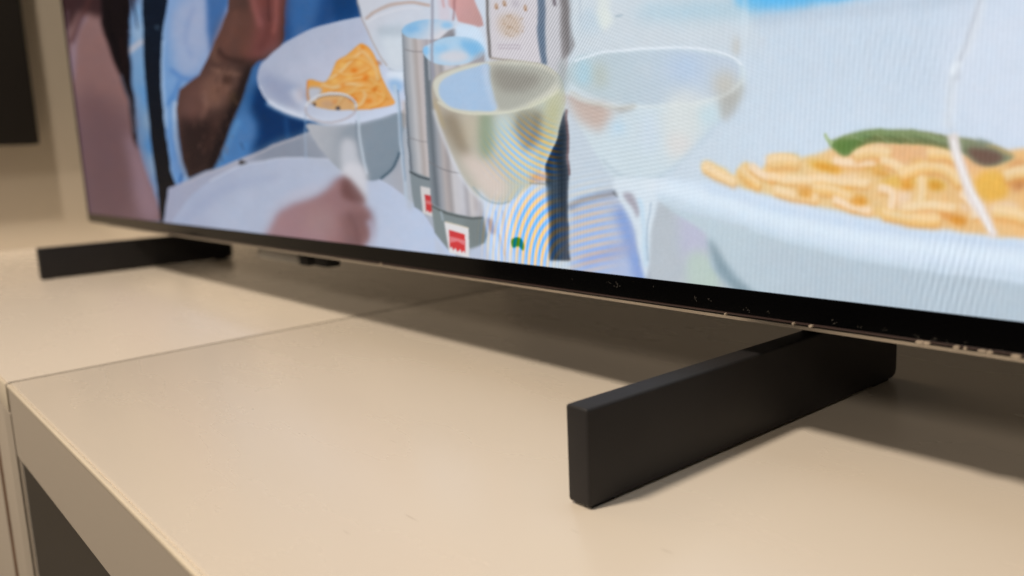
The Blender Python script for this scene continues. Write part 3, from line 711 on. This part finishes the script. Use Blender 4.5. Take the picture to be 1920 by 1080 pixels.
# --- right hand wine glass
stroke([(1062, -320), (1068, 60), (1062, 110)], 4, (176, 184, 192), 2, .5)
poly([(1056, 160), (1064, 126), (1088, 106), (1130, 97), (1190, 92), (1260, 90), (1320, 94), (1365, 104), (1392, 126), (1396, 158), (1380, 190), (1340, 236), (1290, 290), (1240, 335), (1200, 352), (1165, 345), (1130, 310), (1092, 250), (1066, 200)], (204, 218, 226), 2.4, .95)
poly([(1066, 150), (1078, 112), (1130, 100), (1240, 94), (1350, 104), (1385, 130), (1370, 165), (1300, 190), (1200, 196), (1120, 184)], grad(1080, 140, (186, 202, 208), 1300, 120, (192, 206, 222)), 3, .95)
ell(1094, 136, 16, 26, (172, 206, 222), 6, .8); ell(1122, 142, 14, 26, (184, 192, 184), 7, .75); ell(1280, 128, 34, 28, (182, 204, 232), 12, .6); ell(1054, 140, 10, 30, (150, 160, 160), 5, .6)
poly([(1056, 178), (1090, 190), (1140, 198), (1146, 212), (1126, 244), (1100, 236), (1075, 214)], (196, 172, 160), 8, .85)
stroke([(1058, 180), (1090, 194), (1130, 202)], 8, (178, 150, 136), 4, .5)
stroke([(1066, 172), (1100, 190), (1150, 202), (1190, 200)], 5, (190, 190, 180), 2.5, .7)
poly([(1150, 202), (1190, 196), (1180, 206), (1160, 212)], (170, 164, 158), 4, .6)
ell(1155, 240, 16, 16, (186, 212, 232), 7, .6)
ell(1356, 160, 26, 26, (198, 192, 178), 10, .75); poly([(1345, 185), (1375, 170), (1395, 150), (1380, 200), (1355, 225)], (172, 170, 164), 6, .7)
ell(1378, 88, 8, 18, (196, 194, 188), 5, .7); stroke([(1392, -100), (1394, 40), (1392, 120), (1398, 160)], 6, (216, 228, 238), 4, .6)
poly([(1250, 180), (1300, 170), (1330, 200), (1300, 260), (1260, 300), (1240, 240)], (222, 224, 220), 10, .6)
ell(1325, 215, 18, 20, (194, 218, 228), 8, .7); ell(1272, 272, 26, 20, (220, 214, 212), 9, .6); ell(1215, 250, 16, 40, (206, 220, 236), 8, .5)
stroke([(1076, 116), (1130, 98), (1200, 91), (1290, 90), (1350, 98), (1390, 122)], 4, (230, 238, 247), 2, .9)
stroke([(1060, 172), (1100, 190), (1180, 200), (1280, 196), (1350, 182), (1392, 150)], 4, (224, 230, 230), 2.4, .55)
stroke([(1186, 372), (1192, 430), (1196, 500)], 3, (150, 160, 178), 2, .5)
stroke([(1230, 338), (1290, 290), (1350, 225)], 8, (188, 206, 222), 4, .6)
stroke([(1128, 300), (1160, 328), (1200, 334), (1240, 328)], 4, (178, 194, 206), 2.5, .7)
poly([(1150, 336), (1240, 336), (1250, 352), (1228, 378), (1222, 420), (1216, 480), (1210, 520), (1200, 500), (1188, 430), (1168, 390)], (216, 228, 238), 3, .85)
poly([(1166, 362), (1184, 364), (1196, 395), (1192, 408), (1182, 390)], (158, 152, 164), 3, .8)
stroke([(1196, 372), (1206, 430), (1208, 500)], 8, (190, 216, 236), 3, .8)
stroke([(1218, 380), (1212, 430), (1212, 490)], 3, (150, 170, 190), 2, .6)
poly([(1118, 20), (1140, 20), (1146, 42), (1134, 50), (1120, 44)], (220, 228, 226), 4, .9); poly([(1120, -200), (1140, -200), (1140, 30), (1120, 30)], (222, 228, 224), 4, .7)
ell(1158, 30, 8, 2.4, (168, 186, 198), 1.6, .8, -10); stroke([(1084, -100), (1085, 42)], 3, (176, 188, 200), 2, .6); ell(1102, 40, 18, 24, (182, 204, 220), 8, .5)

# --- big bowl on the right
poly([(1236, 380), (1300, 398), (1400, 432), (1500, 462), (1600, 484), (1760, 506), (1920, 522), (2600, 560), (2600, 700), (1400, 700), (1370, 545), (1330, 500), (1322, 440)], grad(1500, 440, (190, 206, 216), 1560, 600, (182, 198, 210)), 3, smooth=False)
poly([(1420, 450), (1900, 530), (1900, 600), (1500, 560)], (184, 198, 210), 18, .7)
poly([(1326, 448), (1344, 470), (1368, 508), (1402, 540), (1420, 560), (1392, 560), (1360, 530), (1336, 500)], (124, 146, 158), 5, .8)
poly([(1224, 338), (1260, 336), (1320, 340), (1420, 366), (1550, 396), (1700, 424), (1850, 442), (2050, 455), (2600, 480), (2600, 620), (1920, 530), (1760, 512), (1600, 486), (1480, 452), (1380, 424), (1290, 396), (1230, 378)], grad(1500, 400, (212, 226, 242), 1470, 470, (206, 222, 236)), 4, smooth=False)
stroke([(1320, 352), (1420, 384), (1560, 414), (1720, 440), (1920, 462), (2200, 480)], 12, (196, 214, 236), 6, .8)
stroke([(1240, 352), (1310, 366), (1440, 408), (1600, 444), (1760, 470), (1960, 492), (2200, 505)], 22, (222, 236, 248), 7, .85)
stroke([(1236, 374), (1300, 392), (1400, 428), (1520, 462), (1640, 488), (1780, 506), (1950, 520)], 8, (186, 204, 214), 5, .55)
ell(1228, 350, 22, 10, (226, 234, 242), 7, .7)
# food
poly([(1312, 306), (1326, 303), (1350, 316), (1372, 330), (1384, 314), (1398, 306), (1420, 322), (1440, 300), (1465, 292), (1500, 296), (1540, 284), (1560, 276), (1600, 262), (1700, 252), (1800, 262), (1880, 282), (1935, 280), (2100, 300), (2200, 380), (2080, 446), (1900, 446), (1840, 440), (1740, 428), (1640, 408), (1560, 392), (1480, 374), (1400, 356), (1345, 336), (1318, 322)], grad(1400, 300, (232, 202, 150), 1900, 380, (234, 190, 132)), 3.4)
poly([(1560, 276), (1640, 262), (1780, 272), (1850, 300), (1800, 325), (1700, 320), (1600, 310)], (228, 180, 136), 8, .8)
S_ = [((1316, 312), (1340, 324), (1372, 342)), ((1390, 310), (1404, 330), (1420, 345)), ((1440, 320), (1500, 330), (1560, 338), (1630, 340)), ((1510, 345), (1560, 356), (1600, 380)),
      ((1600, 300), (1650, 312), (1700, 330), (1720, 350)), ((1680, 330), (1740, 314), (1790, 330), (1810, 350)), ((1660, 390), (1700, 392), (1760, 400)), ((1720, 335), (1722, 360), (1724, 380)),
      ((1650, 360), (1670, 376), (1660, 396)), ((1570, 330), (1600, 336), (1640, 338)), ((1850, 400), (1900, 410), (1960, 430)), ((1700, 396), (1750, 380), (1790, 384))]
for x, y, rx_, ry_, c_ in ((1545, 312, 34, 9, (232, 180, 70)), (1690, 340, 44, 12, (230, 184, 84)), (1505, 362, 18, 9, (222, 148, 60)), (1606, 376, 20, 10, (224, 160, 66)), (1570, 355, 30, 8, (230, 176, 84)),
                           (1752, 346, 20, 9, (218, 178, 66)), (1794, 412, 18, 8, (214, 138, 60)), (1636, 314, 24, 6, (212, 172, 80)), (1728, 308, 26, 6, (224, 176, 100)), (1770, 404, 14, 10, (220, 150, 80)),
                           (1858, 350, 32, 30, (232, 178, 70)), (1906, 330, 22, 30, (214, 150, 96)), (1400, 340, 12, 12, (230, 186, 112)), (1440, 330, 16, 10, (236, 196, 120)), (1348, 322, 14, 6, (236, 206, 140)),
                           (1660, 400, 24, 6, (232, 190, 110)), (1720, 418, 30, 6, (230, 192, 120)), (1910, 348, 9, 6, (176, 112, 64)), (1482, 296, 12, 4, (170, 150, 90))):
    ell(x, y, rx_, ry_, c_, 5, .75, rng.uniform(-8, 16))
for x, y, rx_, ry_ in ((1645, 278, 16, 7), (1755, 294, 20, 9), (1560, 335, 50, 7), (1720, 395, 40, 8), (1690, 372, 18, 14), (1450, 300, 22, 8), (1820, 388, 24, 10), (1500, 375, 22, 6), (1880, 392, 30, 14), (1780, 322, 26, 6)):
    ell(x, y, rx_, ry_, (240, 214, 192), 5, .7, rng.uniform(-6, 12))
S2 = [((1316, 310), (1340, 324), (1376, 344)), ((1386, 316), (1400, 332), (1424, 348)), ((1404, 312), (1424, 326), (1452, 334)), ((1436, 306), (1462, 300), (1496, 304)),
      ((1440, 330), (1490, 338), (1540, 338), (1628, 344)), ((1520, 352), (1566, 358), (1596, 376), (1604, 390)), ((1560, 300), (1600, 306), (1640, 304)), ((1596, 290), (1630, 284), (1668, 290)),
      ((1650, 300), (1680, 312), (1702, 330)), ((1684, 330), (1730, 314), (1772, 318), (1800, 344)), ((1646, 352), (1672, 362), (1668, 396)), ((1724, 332), (1728, 356), (1722, 384)),
      ((1690, 392), (1740, 386), (1790, 390)), ((1652, 398), (1700, 410), (1760, 414)), ((1800, 360), (1822, 384), (1826, 410)), ((1860, 396), (1910, 404), (1980, 430)), ((1450, 356), (1490, 366), (1530, 372)),
      ((1736, 290), (1770, 288), (1800, 300)), ((1560, 372), (1590, 386), (1630, 396)), ((1880, 330), (1930, 322), (1980, 340))]
for i, s in enumerate(S2):
    wd = (17, 21, 15, 23)[i % 4]
    stroke([(x+1, y+wd*0.42) for x, y in s], wd*0.8, (218, 150, 74), 3.5, .55)
    stroke(s, wd, ((240, 208, 158), (238, 196, 128), (242, 214, 180), (236, 200, 140))[i % 4], 3.0, .95)
    stroke([(x-1, y-wd*0.15) for x, y in s], wd*0.5, (248, 228, 202), 3.4, .5)
for x, y, rx_, ry_ in ((1505, 364, 16, 7), (1606, 378, 16, 8), (1794, 414, 16, 7), (1752, 348, 14, 8), (1650, 326, 18, 5), (1548, 314, 26, 6), (1700, 352, 12, 8)):
    ell(x, y, rx_, ry_, (218, 148, 52), 4, .8, 10)

# leaf
poly([(1555, 266), (1570, 260), (1600, 248), (1640, 243), (1700, 243), (1760, 252), (1830, 262), (1870, 276), (1898, 294), (1880, 306), (1856, 312), (1828, 306), (1806, 290), (1770, 276), (1700, 270), (1640, 268), (1604, 276), (1586, 292), (1570, 286), (1556, 274)], grad(1560, 270, (112, 138, 78), 1830, 280, (132, 138, 112)), 2.6)
stroke([(1600, 268), (1650, 262), (1700, 265), (1760, 272), (1800, 286)], 6, (150, 136, 64), 3, .6)
stroke([(1590, 272), (1640, 262), (1700, 264), (1760, 270), (1810, 284)], 7, (98, 108, 78), 3, .7)
stroke([(1544, 250), (1550, 262), (1560, 270)], 5, (168, 186, 140), 2, .9, w1=10)
poly([(1562, 270), (1590, 262), (1620, 262), (1590, 284), (1576, 288)], (92, 126, 64), 4, .8)
stroke([(1580, 258), (1640, 250), (1700, 250), (1770, 262)], 5, (140, 158, 112), 2.5, .8)
for k in range(9):
    stroke([(1590+k*24, 252+rng.uniform(-2, 2)), (1602+k*24, 258), (1618+k*24, 266+rng.uniform(-2, 3))], 2.5, (84, 104, 66) if k % 2 else (158, 172, 130), 1.5, .45)
poly([(1812, 280), (1850, 280), (1880, 294), (1862, 308), (1832, 306)], (112, 84, 74), 4, .9)
stroke([(1846, 270), (1872, 280), (1900, 296)], 5, (196, 168, 116), 2.4, .8)
stroke([(1830, 262), (1856, 270)], 8, (128, 140, 126), 3, .7)
# fork tine in front
stroke([(1860, -200), (1836, 10), (1812, 80), (1790, 130), (1782, 180), (1776, 240)], 16, (222, 228, 236), 5, .75, w1=20)
stroke([(1850, -60), (1826, 30), (1802, 100), (1792, 150)], 5, (180, 186, 198), 2.5, .7)
stroke([(1800, 118), (1788, 128), (1786, 140)], 12, (232, 240, 248), 3, .7)
stroke([(1784, 140), (1776, 200), (1780, 250)], 4, (188, 198, 208), 3, .6)
stroke([(1782, 250), (1796, 300), (1822, 370), (1850, 420), (1862, 444)], 22, (230, 222, 222), 3, .95, w1=16)
stroke([(1784, 262), (1800, 312), (1828, 378), (1856, 436)], 5, (246, 246, 246), 2, .7)

# green leaf drawn on the cloth near the stem
poly([(957, 450), (966, 445), (974, 448), (979, 460), (977, 470), (970, 462), (960, 464)], (16, 122, 66), 1.2, .95)

# --- organic break-up: contours wander a little, surfaces get mottling and grain
def field(s):
    h_, w_ = int(CH/s)+4, int(CW/s)+4
    g = rng.normal(0, 1, (h_, w_)).astype(np.float32)
    yy = np.arange(CH)/s; xx = np.arange(CW)/s
    y0 = yy.astype(int); x0 = xx.astype(int); fy = yy-y0; fx = xx-x0
    fy = (fy*fy*(3-2*fy))[:, None].astype(np.float32); fx = (fx*fx*(3-2*fx))[None].astype(np.float32)
    a = g[y0][:, x0]; b_ = g[y0][:, x0+1]; c_ = g[y0+1][:, x0]; d_ = g[y0+1][:, x0+1]
    return (a*(1-fx)+b_*fx)*(1-fy)+(c_*(1-fx)+d_*fx)*fy
sgm = lambda v: 1/(1+np.exp(-v))
wx = 0.9*field(34)+0.35*field(12); wy = 0.9*field(34)+0.35*field(12)
calm = 1-0.75*np.exp(-(((XX-850)/90)**4+((YY-250)/260)**4))
sx = np.clip(XX-OX+wx*calm, 0, CW-2); sy = np.clip(YY-OY+wy*calm, 0, CH-2)
ix, iy = sx.astype(int), sy.astype(int); fx, fy = (sx-ix)[..., None], (sy-iy)[..., None]
art[:] = (art[iy, ix]*(1-fx)+art[iy, ix+1]*fx)*(1-fy)+(art[iy+1, ix]*(1-fx)+art[iy+1, ix+1]*fx)*fy
lum = art.mean(-1)
sat = art.max(-1)-art.min(-1)
amt = 0.05+0.13*np.clip(sat*1.6, 0, 1)
tex = (0.045*field(30)+0.040*field(11)+0.030*field(4.5)+0.018*field(2.2))*amt
art[:] = np.clip(art*(1+tex[..., None]), 0, 1)
warmth = (0.008*field(18)+0.005*field(7))*np.clip(sat*2.5, 0, 1)
art[..., 0] += warmth; art[..., 2] -= warmth*0.6
# --- tone of the left half: deeper darks, less blue in the whites
wl = (1/(1+np.exp((XX-730)/45)))[..., None]
l0 = art.mean(-1, keepdims=True)
g_ = 0.65*art*(l0**(0.45*(1-l0)))+0.35*art**(1+0.42*(1-art))
lm = g_.mean(-1, keepdims=True)
g_ = np.where(art[..., :1] > art[..., 2:]*1.08, g_*0.86+lm*0.14, g_)
org = np.clip((art[..., :1]-art[..., 2:]-0.3)*6, 0, 1)
g_ = g_*(1-org)+art*org
ds = 0.42*np.clip((lm-0.48)/0.22, 0, 1)
g_ = g_*(1-ds)+lm*ds*np.array([1.0, 0.99, 1.0], np.float32)
art[:] = art*(1-wl)+g_*wl

# --- camera moire painted into the picture: colour fringes and fine lines
def region(cx, cy, rx, ry, p=2.0):
    q = ((XX-cx)/rx)**2+((YY-cy)/ry)**2
    return np.exp(-q**p)
# rings centred right below the dark bar
def fringe(ph, w_, amp):
    s = np.cos(ph)
    col = np.stack([-s*0.95+0.05, -s*0.12, s*1.0], -1)
    art[:] = np.clip(art+(amp*w_)[..., None]*col, 0, 1)
cx0, cy0 = 1064, 512
r1_ = ((np.abs(XX-cx0)/0.63)**2.4+np.abs(YY-cy0)**2.4)**(1/2.4)
f1 = 2*math.pi*r1_/18.5
sg = lambda v: 1/(1+np.exp(-v))
w1_ = region(1002, 430, 56, 76, 2.4)*sg((YY-346)/5)*sg((1066-XX)/5)*(1-0.62*sg((XX-1024)/3))
fringe(f1, w1_, .34)
w1b = region(1095, 440, 56, 80, 1.6)*sg((XX-1064)/5)
fringe(2*math.pi*(YY+0.30*(XX-1064)-0.0009*(XX-1064)**2)/15.0, w1b, .10)
w1c = region(930, 440, 30, 60, 2.0)*sg((954-XX)/6)
fringe(f1*1.1, w1c, .09)
u = YY-(345-0.0052*np.clip(1040-XX, 0, 400)**2)
f2 = 2*math.pi*u/(11+0.03*np.clip(1045-XX, 0, 300))
w2_ = region(990, 288, 70, 58, 2.0)*sg((342-YY)/4)*sg((1044-XX)/4)
fringe(f2, w2_, .17)
# fine diagonal moire, strongest around the bottle label, gentle to the right
fine = np.cos(2*math.pi*(XX*0.18+YY*0.10))*region(1010, 70, 110, 120, 1.5)*0.085
fine += np.cos(2*math.pi*(XX*0.055-YY*0.135))*region(1230, 110, 200, 190, 1.5)*0.016
fine += np.cos(2*math.pi*(XX*0.02+YY*0.12))*region(1170, 290, 150, 110, 1.5)*0.018
fine += np.cos(2*math.pi*(XX*0.17))*region(1000, 430, 90, 110, 1.5)*0.035
fine += np.cos(2*math.pi*(XX*0.105+YY*0.006))*(1/(1+np.exp(-(XX-1380)/60)))*0.013
fine += np.cos(2*math.pi*(XX*0.071+YY*0.020))*region(1790, 520, 90, 90, 1.5)*0.035
fine += np.cos(2*math.pi*(XX*0.066+YY*0.018))*region(1700, 100, 130, 80, 1.2)*0.012
jit = gblur(rng.normal(0, 1, (CH, CW)).astype(np.float32), 1.2)*0.012*(1/(1+np.exp(-(XX-900)/80)))
art[:] = np.clip(art+(fine+jit)[..., None], 0, 1)

# --- resample into the rectangle of the screen
TW, TH = 3072, 1728
TX0, TX1, TZ0, TZ1 = SXL, SXR, ZS, SZT
xs = TX0+(np.arange(TW)+0.5)/TW*(TX1-TX0)
zs = TZ0+(np.arange(TH)+0.5)/TH*(TZ1-TZ0)
pix = np.ones((TH, TW, 4), np.float32)
for b0 in range(0, TH, 216):
    Xg, Zg = np.meshgrid(xs, zs[b0:b0+216])
    P_ = np.stack([Xg-CAM[0], np.full_like(Xg, YT-CAM[1]), Zg-CAM[2]], -1) @ ROT
    dpt = np.maximum(P_[..., 2], 0.03)
    px = np.clip(960+FPX*P_[..., 0]/dpt-OX-0.5, 0, CW-1.01); py = np.clip(540+FPX*P_[..., 1]/dpt-OY-0.5, 0, CH-1.01)
    ix, iy = px.astype(int), py.astype(int); fx, fy = (px-ix)[..., None], (py-iy)[..., None]
    pix[b0:b0+216, :, :3] = (art[iy, ix]*(1-fx)+art[iy, ix+1]*fx)*(1-fy)+(art[iy+1, ix]*(1-fx)+art[iy+1, ix+1]*fx)*fy
img = bpy.data.images.new('screen_picture', TW, TH, alpha=False)
img.pixels.foreach_set(pix.ravel())
img.update(); img.pack()
M_screen = bpy.data.materials.new('lit_screen'); M_screen.use_nodes = True
nt = M_screen.node_tree; N = nt.nodes; L = nt.links
b = N['Principled BSDF']; b.inputs['Base Color'].default_value = (0.004, 0.004, 0.005, 1)
b.inputs['Roughness'].default_value = 0.45; b.inputs['Specular IOR Level'].default_value = 0.03
ti = N.new('ShaderNodeTexImage'); ti.image = img; ti.interpolation = 'Linear'; ti.extension = 'EXTEND'
L.new(ti.outputs['Color'], b.inputs['Emission Color']); b.inputs['Emission Strength'].default_value = 1.0
me = bpy.data.meshes.new('screen')
yq = YT+0.0009-ot[1]
vs = [(TX0-ot[0], yq, TZ0), (TX1-ot[0], yq, TZ0), (TX1-ot[0], yq, TZ1), (TX0-ot[0], yq, TZ1)]
vs += [(x, yq+0.004, z) for x, y, z in vs]
me.from_pydata(vs, [], [(0, 1, 2, 3), (4, 7, 6, 5), (0, 4, 5, 1), (1, 5, 6, 2), (2, 6, 7, 3), (3, 7, 4, 0)])
uv = me.uv_layers.new(name='UVMap')
cuv = {0: (0, 0), 1: (1, 0), 2: (1, 1), 3: (0, 1)}
for lp in me.loops: uv.data[lp.index].uv = cuv[lp.vertex_index % 4]
link('screen', me, M_screen, tv)
